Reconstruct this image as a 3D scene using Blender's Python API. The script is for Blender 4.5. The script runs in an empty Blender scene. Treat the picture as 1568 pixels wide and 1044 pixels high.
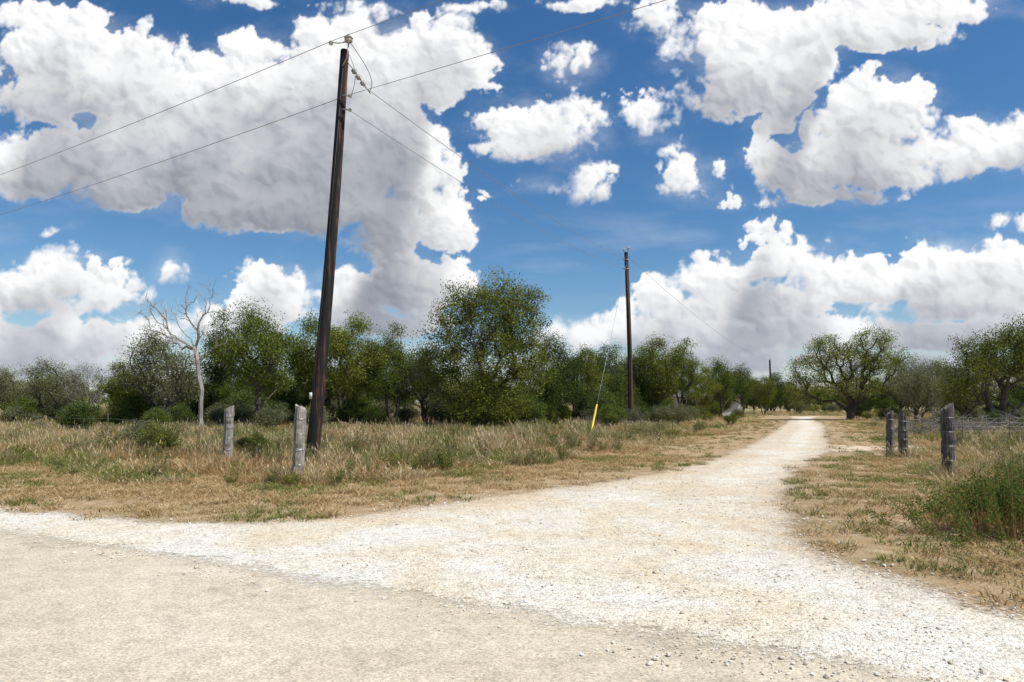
import bpy, math, time
import numpy as np
from mathutils import Vector
T0=time.time()
rng=np.random.default_rng(7)
scene=bpy.context.scene
COL=scene.collection

# ------------------------------------------------------------------ helpers
def fast_mesh(name,V,F4=None,F3=None,mi=None,smooth=False,mats=(),attrs=None):
    V=np.asarray(V,dtype=np.float32)
    me=bpy.data.meshes.new(name)
    F4=np.zeros((0,4),int) if F4 is None or len(F4)==0 else np.asarray(F4)
    F3=np.zeros((0,3),int) if F3 is None or len(F3)==0 else np.asarray(F3)
    loops=np.concatenate([F4.ravel(),F3.ravel()]).astype(np.int32)
    starts=np.concatenate([np.arange(len(F4))*4,len(F4)*4+np.arange(len(F3))*3]).astype(np.int32)
    me.vertices.add(len(V)); me.vertices.foreach_set('co',V.ravel())
    me.loops.add(len(loops)); me.loops.foreach_set('vertex_index',loops)
    me.polygons.add(len(starts)); me.polygons.foreach_set('loop_start',starts)
    for m in mats: me.materials.append(m)
    if mi is not None: me.polygons.foreach_set('material_index',np.asarray(mi,dtype=np.int32))
    me.polygons.foreach_set('use_smooth',np.full(len(starts),smooth,dtype=bool))
    me.update(calc_edges=True)
    for k,a in (attrs or {}).items():
        a=np.asarray(a,dtype=np.float32)
        if a.ndim==1:
            me.attributes.new(k,'FLOAT','POINT').data.foreach_set('value',a)
        else:
            me.attributes.new(k,'FLOAT_COLOR','POINT').data.foreach_set('color',a.ravel())
    return me

def add_obj(name,me,loc=(0,0,0),rot=(0,0,0),scl=(1,1,1),parent=None,col=None):
    o=bpy.data.objects.new(name,me); o.location=loc; o.rotation_euler=rot; o.scale=scl
    (col or COL).objects.link(o)
    if parent: o.parent=parent
    return o

class Geo:
    def __init__(s): s.V=[];s.F4=[];s.F3=[];s.m4=[];s.m3=[];s.t=[];s.n=0
    def add(s,V,F4=None,F3=None,m=0,tint=0.5):
        V=np.asarray(V,float)
        if F4 is not None and len(F4): s.F4.append(np.asarray(F4)+s.n); s.m4.append(np.full(len(F4),m))
        if F3 is not None and len(F3): s.F3.append(np.asarray(F3)+s.n); s.m3.append(np.full(len(F3),m))
        s.V.append(V); s.t.append(np.broadcast_to(np.asarray(tint,float),(len(V),)).copy()); s.n+=len(V)
    def mesh(s,name,mats,smooth=False):
        V=np.concatenate(s.V)
        F4=np.concatenate(s.F4) if s.F4 else None; F3=np.concatenate(s.F3) if s.F3 else None
        mi=np.concatenate((s.m4 or [np.zeros(0)])+(s.m3 or [np.zeros(0)]))
        return fast_mesh(name,V,F4,F3,mi,smooth,mats,{'tint':np.concatenate(s.t)})

def frusta(P0,P1,r0,r1,n=5):
    P0=np.asarray(P0,float);P1=np.asarray(P1,float);N=len(P0)
    d=P1-P0; L=np.linalg.norm(d,axis=1,keepdims=True)+1e-9; d=d/L
    ref=np.where(np.abs(d[:,2:3])<0.9,np.array([[0,0,1.]]),np.array([[1.,0,0]]))
    a=np.cross(d,ref); a/=np.linalg.norm(a,axis=1,keepdims=True); b=np.cross(d,a)
    th=np.arange(n)*2*math.pi/n
    ring=a[:,None,:]*np.cos(th)[None,:,None]+b[:,None,:]*np.sin(th)[None,:,None]
    A=P0[:,None,:]+ring*np.asarray(r0)[:,None,None]
    B=(P1+d*0.3*np.asarray(r1)[:,None])[:,None,:]+ring*np.asarray(r1)[:,None,None]
    V=np.concatenate([A,B],axis=1).reshape(-1,3)
    i=np.arange(n); j=(i+1)%n
    f=np.stack([i,j,j+n,i+n],1)
    F=(f[None]+(np.arange(N)*2*n)[:,None,None]).reshape(-1,4)
    return V,F

def tube(pts,rad,n=8,noise=0.0,seed=0,groove=0.0):
    pts=np.asarray(pts,float);K=len(pts);rad=np.broadcast_to(np.asarray(rad,float),(K,))
    d=np.gradient(pts,axis=0); d/=np.linalg.norm(d,axis=1,keepdims=True)+1e-9
    ref=np.array([0,0,1.]) if abs(d[0,2])<0.9 else np.array([0,1.,0])
    a=np.cross(d,ref); a/=np.linalg.norm(a,axis=1,keepdims=True); b=np.cross(d,a)
    th=np.arange(n)*2*math.pi/n
    r=np.random.default_rng(seed)
    ang=1+groove*r.normal(size=n)
    R=rad[:,None]*ang[None]*(1+noise*r.normal(size=(K,n)))
    V=(pts[:,None]+(a[:,None]*np.cos(th)[None,:,None]+b[:,None]*np.sin(th)[None,:,None])*R[...,None]).reshape(-1,3)
    i=np.arange(n);j=(i+1)%n
    f=np.stack([i,j,j+n,i+n],1)
    F=(f[None]+(np.arange(K-1)*n)[:,None,None]).reshape(-1,4)
    V=np.concatenate([V,pts[:1],pts[-1:]])
    F3=np.concatenate([np.stack([np.full(n,K*n),j,i],1),np.stack([np.full(n,K*n+1),(K-1)*n+i,(K-1)*n+j],1)])
    return V,F,F3

def box(c,s):
    c=np.array(c,float);s=np.array(s,float)/2
    V=np.array([[x,y,z] for x in(-1,1) for y in(-1,1) for z in(-1,1)])*s+c
    F=[[0,1,3,2],[4,6,7,5],[0,4,5,1],[2,3,7,6],[0,2,6,4],[1,5,7,3]]
    return V,np.array(F)

# 2D gradient noise ---------------------------------------------------------
_ang=np.random.default_rng(3).uniform(0,2*math.pi,(24,256,256)).astype(np.float32)
def gnoise(x,y,seed=0):
    g=_ang[seed%24]
    xi=np.floor(x).astype(int); yi=np.floor(y).astype(int); fx=x-xi; fy=y-yi
    u=fx*fx*fx*(fx*(fx*6-15)+10); v=fy*fy*fy*(fy*(fy*6-15)+10)
    def dt(i,j):
        a=g[(xi+i)&255,(yi+j)&255]; return np.cos(a)*(fx-i)+np.sin(a)*(fy-j)
    a=dt(0,0)*(1-u)+dt(1,0)*u; b=dt(0,1)*(1-u)+dt(1,1)*u
    return (a*(1-v)+b*v)*1.4
def fbm(x,y,o=5,seed=0,gain=0.5):
    s=0;a=1.0;t=0
    for k in range(o):
        s=s+a*gnoise(x*2**k+17.3*k,y*2**k-9.1*k,seed+k); t+=a; a*=gain
    return s/t
_wp=np.random.default_rng(5).uniform(0,1,(8,256,256,2)).astype(np.float32)
def worley(x,y,seed=0):
    g=_wp[seed%8]; xi=np.floor(x).astype(int); yi=np.floor(y).astype(int); fx=x-xi; fy=y-yi
    m=np.full(x.shape,9.0)
    for i in(-1,0,1):
        for j in(-1,0,1):
            p=g[(xi+i)&255,(yi+j)&255]
            m=np.minimum(m,(fx-i-p[...,0])**2+(fy-j-p[...,1])**2)
    return np.sqrt(m)

def sd_poly(P,poly):
    P=np.asarray(P,float);poly=np.asarray(poly,float)
    d=np.full(len(P),1e9);inside=np.zeros(len(P),bool)
    for k in range(len(poly)):
        a=poly[k];b=poly[(k+1)%len(poly)];e=b-a
        w=P-a; t=np.clip((w@e)/(e@e+1e-12),0,1)
        d=np.minimum(d,((w-t[:,None]*e)**2).sum(1))
        c=((a[1]>P[:,1])!=(b[1]>P[:,1]))
        xx=a[0]+(P[:,1]-a[1])*(b[0]-a[0])/((b[1]-a[1]) if abs(b[1]-a[1])>1e-9 else 1e-9)
        inside^=(c&(P[:,0]<xx))
    d=np.sqrt(d); return np.where(inside,-d,d)
def catmull(pts,n=5):
    p=np.asarray(pts,float);p=np.vstack([2*p[0]-p[1],p,2*p[-1]-p[-2]]);out=[]
    for i in range(1,len(p)-2):
        for t in np.arange(n)/n:
            out.append(0.5*((2*p[i])+(-p[i-1]+p[i+1])*t+(2*p[i-1]-5*p[i]+4*p[i+1]-p[i+2])*t*t+(-p[i-1]+3*p[i]-3*p[i+1]+p[i+2])*t**3))
    out.append(p[-2]); return np.array(out)

# ------------------------------------------------------------------ node helpers
def newmat(name):
    m=bpy.data.materials.new(name); m.use_nodes=True; nt=m.node_tree; nt.nodes.clear()
    out=nt.nodes.new('ShaderNodeOutputMaterial'); return m,nt,out
def N(nt,t,**kw):
    n=nt.nodes.new(t)
    for k,v in kw.items(): setattr(n,k,v)
    return n
def L(nt,a,b): nt.links.new(a,b)
def ramp(nt,fac,stops,interp='LINEAR'):
    r=nt.nodes.new('ShaderNodeValToRGB'); r.color_ramp.interpolation=interp
    el=r.color_ramp.elements
    while len(el)<len(stops): el.new(0.5)
    for e,(p,c) in zip(el,stops):
        e.position=p; e.color=(c[0],c[1],c[2],1)
    L(nt,fac,r.inputs[0]); return r.outputs[0]
def noise(nt,co,scale,detail=4,rough=0.55,dist=0):
    n=N(nt,'ShaderNodeTexNoise'); n.inputs['Scale'].default_value=scale; n.inputs['Detail'].default_value=detail
    n.inputs['Roughness'].default_value=rough; n.inputs['Distortion'].default_value=dist
    L(nt,co,n.inputs['Vector']); return n.outputs['Fac']
def mixc(nt,f,a,b,mode='MIX'):
    m=N(nt,'ShaderNodeMix',data_type='RGBA',blend_type=mode)
    for s,v in((0,f),(6,a),(7,b)):
        if isinstance(v,bpy.types.NodeSocket): L(nt,v,m.inputs[s])
        else: m.inputs[s].default_value=v if s==0 else (*v,1)
    return m.outputs[2]
def math_(nt,op,a,b=0.0,clamp=False):
    m=N(nt,'ShaderNodeMath',operation=op); m.use_clamp=clamp
    for s,v in((0,a),(1,b)):
        if isinstance(v,bpy.types.NodeSocket): L(nt,v,m.inputs[s])
        else: m.inputs[s].default_value=v
    return m.outputs[0]
def mrange(nt,v,a,b,c=0.0,d=1.0):
    m=N(nt,'ShaderNodeMapRange'); L(nt,v,m.inputs[0])
    for i,x in enumerate((a,b,c,d)): m.inputs[i+1].default_value=x
    return m.outputs[0]
def pos(nt): return N(nt,'ShaderNodeNewGeometry').outputs['Position']
def objco(nt): return N(nt,'ShaderNodeTexCoord').outputs['Object']
def bump(nt,h,strength,dist):
    b=N(nt,'ShaderNodeBump'); b.inputs['Strength'].default_value=strength; b.inputs['Distance'].default_value=dist
    L(nt,h,b.inputs['Height']); return b.outputs[0]

def leaf_mat(name,c0,c1,c2,trans=0.3):
    m,nt,out=newmat(name)
    a=N(nt,'ShaderNodeAttribute',attribute_name='tint').outputs['Fac']
    oi=N(nt,'ShaderNodeObjectInfo').outputs['Random']
    f=math_(nt,'ADD',a,math_(nt,'MULTIPLY',math_(nt,'SUBTRACT',oi,0.5),0.38),True)
    c=ramp(nt,f,[(0.0,c0),(0.5,c1),(1.0,c2)])
    d=N(nt,'ShaderNodeBsdfDiffuse'); L(nt,c,d.inputs[0])
    t=N(nt,'ShaderNodeBsdfTranslucent'); L(nt,mixc(nt,0.4,c,(c2[0],c2[1]*1.05,c2[2]*0.7)),t.inputs[0])
    mx=N(nt,'ShaderNodeMixShader'); mx.inputs[0].default_value=trans
    L(nt,d.outputs[0],mx.inputs[1]); L(nt,t.outputs[0],mx.inputs[2])
    L(nt,mx.outputs[0],out.inputs[0])
    return m
def wood_mat(name,c0,c1,c2,sx=14,sz=0.8,bumpd=0.012,stops=(0.36,0.52,0.68)):
    m,nt,out=newmat(name)
    mp=N(nt,'ShaderNodeMapping'); mp.inputs['Scale'].default_value=(sx,sx,sz); L(nt,objco(nt),mp.inputs[0])
    n1=noise(nt,mp.outputs[0],1.0,6,0.65,0.4)
    n2=noise(nt,objco(nt),1.3,3)
    f=math_(nt,'ADD',math_(nt,'MULTIPLY',n1,0.75),math_(nt,'MULTIPLY',n2,0.3))
    c=ramp(nt,f,[(stops[0],c0),(stops[1],c1),(stops[2],c2)])
    p=N(nt,'ShaderNodeBsdfPrincipled'); p.inputs['Roughness'].default_value=0.8
    L(nt,c,p.inputs['Base Color']); L(nt,bump(nt,n1,0.8,bumpd),p.inputs['Normal']); L(nt,p.outputs[0],out.inputs[0]); return m
def plain(name,c,rough=0.5,metal=0.0,nz=0.12):
    m,nt,out=newmat(name)
    n=noise(nt,objco(nt),8,4)
    cc=mixc(nt,n,tuple(x*(1-nz) for x in c),tuple(min(1,x*(1+nz)) for x in c))
    p=N(nt,'ShaderNodeBsdfPrincipled'); p.inputs['Roughness'].default_value=rough; p.inputs['Metallic'].default_value=metal
    L(nt,cc,p.inputs['Base Color']); L(nt,p.outputs[0],out.inputs[0]); return m

M_green=leaf_mat('leaf_green',(0.032,0.046,0.012),(0.105,0.142,0.028),(0.24,0.275,0.062),0.26)
M_olive=leaf_mat('leaf_olive',(0.046,0.058,0.014),(0.155,0.182,0.033),(0.33,0.345,0.08),0.28)
M_dark=leaf_mat('leaf_dark',(0.020,0.033,0.011),(0.072,0.106,0.026),(0.17,0.21,0.055),0.24)
M_grey=leaf_mat('leaf_grey',(0.075,0.082,0.042),(0.17,0.185,0.09),(0.31,0.315,0.165),0.27)
M_bark=wood_mat('bark',(0.03,0.024,0.018),(0.075,0.06,0.045),(0.14,0.115,0.09),20,4,0.02)
M_dead=wood_mat('dead_wood',(0.16,0.14,0.12),(0.34,0.31,0.27),(0.48,0.45,0.4),16,3,0.01)
M_brush=wood_mat('dead_brush',(0.08,0.07,0.06),(0.2,0.18,0.155),(0.36,0.33,0.29),16,3,0.01)
M_straw=leaf_mat('straw',(0.28,0.185,0.085),(0.52,0.39,0.21),(0.74,0.61,0.39),0.22)
M_tan=leaf_mat('tan_grass',(0.21,0.12,0.052),(0.45,0.285,0.13),(0.62,0.455,0.245),0.22)
M_ggrass=leaf_mat('green_grass',(0.11,0.125,0.036),(0.25,0.25,0.08),(0.44,0.395,0.17),0.26)
M_weed=leaf_mat('weed_leaf',(0.04,0.07,0.015),(0.105,0.155,0.034),(0.22,0.275,0.07),0.3)

# ------------------------------------------------------------------ camera, sun, world
cam=bpy.data.cameras.new('camera'); cam.lens=24; cam.sensor_width=36; cam.shift_y=0.0593; cam.clip_end=9000; cam.clip_start=0.05
co=add_obj('camera',cam,(0,0,1.6),(math.radians(90),0,0)); scene.camera=co
SUN=Vector((0.74,-0.32,1.42)).normalized()
EL=math.asin(SUN.z); AZ=math.atan2(SUN.x,SUN.y)
sl=bpy.data.lights.new('sun','SUN'); sl.energy=5.0; sl.angle=math.radians(0.53); sl.color=(1.0,0.955,0.88)
so=add_obj('sun',sl,(30,-20,40)); so.rotation_euler=SUN.to_track_quat('Z','Y').to_euler()
w=bpy.data.worlds.new('World'); scene.world=w; w.use_nodes=True; nt=w.node_tree; nt.nodes.clear()
sky=N(nt,'ShaderNodeTexSky'); sky.sky_type='NISHITA'; sky.sun_disc=False
sky.sun_elevation=EL; sky.sun_rotation=AZ; sky.altitude=150; sky.air_density=1.0; sky.dust_density=0.35; sky.ozone_density=3.2
hs=N(nt,'ShaderNodeHueSaturation'); hs.inputs['Saturation'].default_value=1.26
L(nt,sky.outputs[0],hs.inputs['Color'])
bg=N(nt,'ShaderNodeBackground'); bg.inputs[1].default_value=0.108; L(nt,hs.outputs[0],bg.inputs[0])
wo=N(nt,'ShaderNodeOutputWorld'); L(nt,bg.outputs[0],wo.inputs[0])
scene.view_settings.view_transform='Standard'; scene.view_settings.look='None'; scene.view_settings.exposure=0

# ------------------------------------------------------------------ clouds on the far sky dome
# cumulus lobes: (slope east, slope up, half width, half height) in units of 1/1045
CL=[(-640,500,165,88),(-700,588,95,30),(-454,455,195,85),(-224,500,168,88),(-134,525,108,72),(-264,552,92,50),(-500,380,240,88),
(-250,380,175,108),(-704,365,145,64),(-334,305,200,58),(-184,275,86,64),(-110,268,48,50),(-600,320,115,38),(-400,540,70,30),
(-150,178,92,52),(-245,165,80,44),(-200,125,120,36),(-694,196,104,44),(-620,160,66,30),(-750,160,80,42),(-520,190,28,26),(-364,172,72,44),(-380,140,90,30),
(-709,267,25,6),(-704,90,120,42),(-584,100,110,38),(-780,60,120,34),(-434,112,90,30),(-600,50,160,20),
(52,412,88,56),(10,440,50,32),(96,440,50,32),(86,507,38,40),(121,335,40,38),(51,326,42,13),(201,447,44,28),(222,415,26,22),(271,345,52,38),(245,388,26,16),(-44,315,22,6),(-32,440,34,42),(310,312,30,10),
(366,515,120,95),(450,572,230,46),(620,604,190,30),(306,466,60,46),(430,455,60,52),(206,590,60,34),(120,612,60,12),(-420,610,50,10),(-60,602,50,10),
(546,435,100,66),(520,365,145,60),(700,385,120,54),(576,470,66,42),(430,345,46,30),(496,312,104,24),(800,400,100,50),(880,420,110,60),
(396,262,32,26),(425,212,80,40),(546,182,145,42),(696,208,114,44),(800,195,94,56),(306,184,70,42),(236,160,62,36),(366,146,140,38),(784,268,28,14),(650,236,44,20),
(106,98,88,34),(216,104,98,38),(336,98,126,34),(456,112,78,30),(616,100,160,32),(316,62,160,22),(780,105,130,38),(560,60,150,20),(60,60,110,16),(700,150,150,32)]
du=1.5
us=np.arange(-960,961,du); vs=np.arange(-12,720,du)
U,Vv=np.meshgrid(us,vs)
nx=U/1045; ny=Vv/1045
def blur(a,n,it=2):
    h=n//2
    for _ in range(it):
        for ax in(0,1):
            pw=[(0,0),(0,0)];pw[ax]=(h+1,h)
            c=np.cumsum(np.pad(a,pw,mode='edge'),axis=ax)
            a=(np.take(c,np.arange(n,c.shape[ax]),axis=ax)-np.take(c,np.arange(0,c.shape[ax]-n),axis=ax))/n
    return a
S_=np.clip(0.5+Vv/450,0.5,1.15)
wx=fbm(nx*9,ny*9,3,1)*40*S_; wy=fbm(nx*9+40,ny*9,3,6)*20*S_
F=np.full(U.shape,-200.0); low=np.zeros_like(U)
Uw=U+wx; Vw=Vv+wy
for (cx,cy,rx,ry) in CL:
    dy=(Vw-cy); yn=np.abs(dy)/np.where(dy<0,ry*0.85,ry)
    q=np.sqrt(((Uw-cx)/rx)**2+np.where(dy<0,yn**2.6,yn**2))
    f=np.minimum((1-q)*math.sqrt(rx*ry),80)
    low=np.where(f>F,np.clip(-dy/ry,0,1),low)
    h=8.0
    F=np.maximum(F,f)+h*np.maximum(0,1-np.abs(F-f)/h/2)**2*0.4
low=blur(low,25)
Bs=[]
ox=fbm(nx*22,ny*22,3,11)*0.6; oy=fbm(nx*22+7,ny*22+3,3,15)*0.6
for k,(fr,am) in enumerate(((14,24),(31,17),(66,9),(135,5))):
    wv=1-worley(nx*fr+ox*(1+0.6*k)+k*3.3,ny*fr+oy*(1+0.6*k),k)**2*1.5
    Bs.append(am*(wv-wv.mean()))
B=sum(Bs); Bl=Bs[0]+Bs[1]
Fb=fbm(nx*20,ny*20,7,2,0.62)
att=np.clip(1.3+F/26,0,1)*(1-0.4*low)*np.clip(1.25-F/110,0.4,1)
D=F+S_*(B+46*Fb)*att-5*(1-np.clip(1.3+F/26,0,1))
soft=9+30*np.clip(fbm(nx*7+9,ny*7,3,8)*1.7+0.3+low*0.5,0,1.4)
al=np.clip((D+2)/soft,0,1); al=al*al*(3-2*al)
veil=np.clip((F+26+70*fbm(nx*9,ny*15,7,14,0.66))/80,0,1)**2*0.32
al=np.maximum(al,veil)
cir=np.clip(fbm(nx*3,ny*16,6,20,0.6)*1.6-0.05,0,1)*np.clip(1-np.abs(Vv-240)/120,0,1)*0.22
al=np.maximum(al,cir)
# self-shadowing marched from above/right
dens=np.clip((F+S_*14*Fb+8)/34,0,1)
A=np.zeros(len(us)); tau=np.zeros_like(D); dec=math.exp(-du/200)
for r in range(len(vs)-1,-1,-1):
    if r%3==0: A=np.roll(A,-1)
    tau[r]=A; A=(A*dec+dens[r])*(0.86+0.14*np.clip(dens[r]*3,0,1))
tau=blur(tau,9)
tn=np.clip(tau-18*fbm(nx*9,ny*9,5,5)-0.6*Bl*S_-0.5*S_*Bs[2],0,None)
sc_=0.58+0.42*np.clip(Vv/300,0,1)
light=1/(1+(tn/(66*sc_))**2.9)
light*=1-0.38*low
Hh=blur(26*(1-np.exp(-np.clip(D,0,None)/30))+S_*Bl*0.8+S_*16*Fb,5)+S_*(Bs[2]+Bs[3]+14*Fb)*0.22
gy,gx=np.gradient(Hh,du); gx=gx/np.sqrt(1+gx*gx); gy=gy/np.sqrt(1+gy*gy)
lam=np.clip((-gx*0.45-gy*0.6+0.76)/0.70,0.1,1.25)
s=(0.03+0.97*light)*(0.83+0.19*lam)+0.05*(lam-1)
thin=np.clip(1-D/26,0,1)*0.35
s=np.clip(s+thin*(0.95-s),0,1.03)
dark=np.array([0.215,0.24,0.30]); bright=np.array([0.985,0.985,0.99])
C=dark[None,None]+(bright-dark)[None,None]*s[...,None]
hz=np.clip(1-Vv/190,0,1)[...,None]**1.5*0.40
C=C*(1-hz)+np.array([0.74,0.81,0.91])*hz
hb=np.clip(1-(Vv-12)/95,0,1)*np.clip(0.8+1.1*fbm(nx*7,ny*28,5,4),0,1)
al=np.maximum(al,hb*0.85)
edge=np.clip((940-np.abs(U))/80,0,1)*np.clip((715-Vv)/50,0,1)
al=al*edge
P=np.stack([U/1045,np.ones_like(U),Vv/1045],-1); P/=np.linalg.norm(P,axis=-1,keepdims=True); P=P*4000
P[...,2]+=1.6
nr,nc=U.shape
idx=np.arange(nr*nc).reshape(nr,nc)
F4=np.stack([idx[:-1,:-1],idx[:-1,1:],idx[1:,1:],idx[1:,:-1]],-1).reshape(-1,4)
m,nt,out=newmat('sky_clouds')
at=N(nt,'ShaderNodeAttribute',attribute_name='cloud')
em=N(nt,'ShaderNodeEmission'); L(nt,at.outputs['Color'],em.inputs[0])
tr=N(nt,'ShaderNodeBsdfTransparent'); mx=N(nt,'ShaderNodeMixShader')
L(nt,at.outputs['Alpha'],mx.inputs[0]); L(nt,tr.outputs[0],mx.inputs[1]); L(nt,em.outputs[0],mx.inputs[2]); L(nt,mx.outputs[0],out.inputs[0])
try: m.cycles.emission_sampling='NONE'
except Exception as e: print(e)
me=fast_mesh('sky',P.reshape(-1,3),F4,mats=[m],smooth=True,attrs={'cloud':np.concatenate([C,al[...,None]],-1).reshape(-1,4)})
add_obj('sky',me)
print('sky',time.time()-T0)

# ------------------------------------------------------------------ ground surfaces
RN=np.array([0.524,1.0])/math.hypot(0.524,1)
def sd_road(P): return (np.asarray(P)@RN)-5.34/math.hypot(0.524,1)   # + = verge side
left=catmull([(-40,26.9),(-20,16.6),(-12,12.3),(-7.6,10.1),(-5.37,9.29),(-3.6,8.95),(-2.5,9.2),(-1.9,9.9),(-.88,10.9),(.81,12.7),(3.06,15.0),(5.95,19.7),(11.2,30.4),(19,47.8),(27,66),(30,74)])
right=catmull([(34.0,74),(29.2,66),(21.3,46.5),(15.4,33.4),(10.4,22.3),(7.13,16.7),(4.7,11.7),(3.75,9.04),(3.3,7.3),(3.4,6.08),(3.9,5.1),(5.2,3.9),(8,2.3),(16,-1.7)])
GP=np.vstack([left,right,[(16,-3.2),(-40,26.1)]])
def sd_gravel(P): return sd_poly(P,GP)

m,nt,out=newmat('dry_ground')
p=pos(nt)
n1=noise(nt,p,0.35,5,0.6); n2=noise(nt,p,3.5,6,0.65); n3=noise(nt,p,40,5,0.7)
c1=ramp(nt,n1,[(0.35,(0.42,0.28,0.145)),(0.5,(0.50,0.355,0.195)),(0.62,(0.32,0.275,0.13))])
c2=ramp(nt,n2,[(0.33,(0.26,0.165,0.088)),(0.5,(0.48,0.34,0.20)),(0.66,(0.70,0.56,0.38))])
c=mixc(nt,0.55,c1,c2); c3=ramp(nt,n3,[(0.35,(0.40,0.37,0.33)),(0.55,(1,1,1)),(0.7,(1.3,1.28,1.2))])
c=mixc(nt,0.85,c,c3,'MULTIPLY')
ln=N(nt,'ShaderNodeVectorMath',operation='LENGTH'); L(nt,p,ln.inputs[0])
far=mrange(nt,ln.outputs['Value'],50,160); c=mixc(nt,far,c,(0.30,0.26,0.13))
pr=N(nt,'ShaderNodeBsdfPrincipled'); pr.inputs['Roughness'].default_value=0.95; pr.inputs['Specular IOR Level'].default_value=0.1
L(nt,c,pr.inputs['Base Color']); L(nt,bump(nt,math_(nt,'ADD',n2,math_(nt,'MULTIPLY',n3,0.5)),0.9,0.05),pr.inputs['Normal']); L(nt,pr.outputs[0],out.inputs[0])
gx_=np.concatenate([[-4500,-1500,-500,-200,-100],np.arange(-60,61,1.5),[100,200,500,1500,4500]])
gy_=np.concatenate([[-1500,-400,-100,-40],np.arange(-20,91,1.5),[130,200,500,1500,4600]])
X,Y=np.meshgrid(gx_,gy_); nr,nc=X.shape; idx=np.arange(nr*nc).reshape(nr,nc)
F4=np.stack([idx[:-1,:-1],idx[:-1,1:],idx[1:,1:],idx[1:,:-1]],-1).reshape(-1,4)
add_obj('ground',fast_mesh('ground',np.stack([X,Y,X*0],-1).reshape(-1,3),F4,mats=[m]))

def edge_alpha(nt,shader,out,p,sdname,amp,soft,fine=1.0,s1=1.2,s2=9):
    sd=N(nt,'ShaderNodeAttribute',attribute_name=sdname).outputs['Fac']
    na=noise(nt,p,s1,4,0.6); nb=noise(nt,p,s2,6,0.85)
    k=math_(nt,'ADD',math_(nt,'MULTIPLY',math_(nt,'SUBTRACT',na,0.5),amp*2),math_(nt,'MULTIPLY',math_(nt,'SUBTRACT',nb,0.5),amp*2.4*fine))
    v=math_(nt,'ADD',sd,k)
    a=mrange(nt,v,-soft,soft)
    t=N(nt,'ShaderNodeBsdfTransparent'); mx=N(nt,'ShaderNodeMixShader')
    L(nt,a,mx.inputs[0]); L(nt,shader,mx.inputs[1]); L(nt,t.outputs[0],mx.inputs[2]); L(nt,mx.outputs[0],out.inputs[0])

# chip-seal road
m,nt,out=newmat('chipseal_asphalt'); p=pos(nt)
n1=noise(nt,p,0.55,5,0.6,0.3); n2=noise(nt,p,5,5,0.7); n5=noise(nt,p,1.6,4,0.6,1.2)
vo=N(nt,'ShaderNodeTexVoronoi'); vo.inputs['Scale'].default_value=85; L(nt,p,vo.inputs['Vector'])
n3=noise(nt,p,60,3,0.8)
c=ramp(nt,n1,[(0.3,(0.50,0.43,0.32)),(0.5,(0.61,0.53,0.40)),(0.7,(0.67,0.59,0.46))])
c=mixc(nt,0.8,c,ramp(nt,n2,[(0.3,(0.80,0.79,0.77)),(0.6,(1.04,1.04,1.04))]),'MULTIPLY')
c=mixc(nt,0.8,c,ramp(nt,n5,[(0.3,(0.78,0.78,0.78)),(0.42,(1,1,1))]),'MULTIPLY')
vs_=N(nt,'ShaderNodeSeparateColor'); L(nt,vo.outputs['Color'],vs_.inputs[0])
c=mixc(nt,0.65,c,ramp(nt,vs_.outputs[0],[(0.0,(0.52,0.51,0.49)),(0.5,(0.98,0.98,0.98)),(1.0,(1.3,1.3,1.3))]),'MULTIPLY')
c=mixc(nt,0.5,c,ramp(nt,n3,[(0.3,(0.5,0.5,0.5)),(0.5,(1,1,1)),(0.7,(1.3,1.3,1.3))]),'MULTIPLY')
pr=N(nt,'ShaderNodeBsdfPrincipled'); pr.inputs['Roughness'].default_value=0.9; pr.inputs['Specular IOR Level'].default_value=0.15
L(nt,c,pr.inputs['Base Color']); L(nt,bump(nt,math_(nt,'SUBTRACT',1.0,vo.outputs['Distance']),0.4,0.005),pr.inputs['Normal'])
edge_alpha(nt,pr.outputs[0],out,p,'sd',0.10,0.04)
ts=np.arange(-80,81,1.0); ws=np.array([-6.6,-6.0,-3,-1,-0.5,0,0.5])
Tg,Wg=np.meshgrid(ts,ws); tv=np.array([1.0,-0.524])/math.hypot(1,0.524); o0=np.array([0,5.34])
PX=o0[0]+Tg*tv[0]+Wg*RN[0]; PY=o0[1]+Tg*tv[1]+Wg*RN[1]
nr,nc=Tg.shape; idx=np.arange(nr*nc).reshape(nr,nc)
F4=np.stack([idx[:-1,:-1],idx[:-1,1:],idx[1:,1:],idx[1:,:-1]],-1).reshape(-1,4)
sdv=np.maximum(Wg,-6.3-Wg)
add_obj('asphalt_road',fast_mesh('asphalt_road',np.stack([PX,PY,PX*0+0.004],-1).reshape(-1,3),F4,mats=[m],attrs={'sd':sdv.ravel()}))

# gravel driveway
m,nt,out=newmat('limestone_gravel'); p=pos(nt)
sdr=N(nt,'ShaderNodeAttribute',attribute_name='sd').outputs['Fac']
rd=N(nt,'ShaderNodeAttribute',attribute_name='rd').outputs['Fac']
rdf=mrange(nt,rd,1.0,3.2)
n1=noise(nt,p,0.5,5,0.6,0.6); n2=noise(nt,p,4,6,0.7); n4=noise(nt,p,1.7,5,0.65,0.5)
vo=N(nt,'ShaderNodeTexVoronoi'); vo.inputs['Scale'].default_value=34; L(nt,p,vo.inputs['Vector'])
vo2=N(nt,'ShaderNodeTexVoronoi'); vo2.inputs['Scale'].default_value=95; L(nt,p,vo2.inputs['Vector'])
c=ramp(nt,n1,[(0.38,(0.74,0.63,0.46)),(0.49,(0.78,0.71,0.58)),(0.58,(0.80,0.755,0.665))])
trk=N(nt,'ShaderNodeAttribute',attribute_name='track').outputs['Fac']
c=mixc(nt,math_(nt,'MULTIPLY',trk,0.6),c,(0.62,0.495,0.34))
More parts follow.
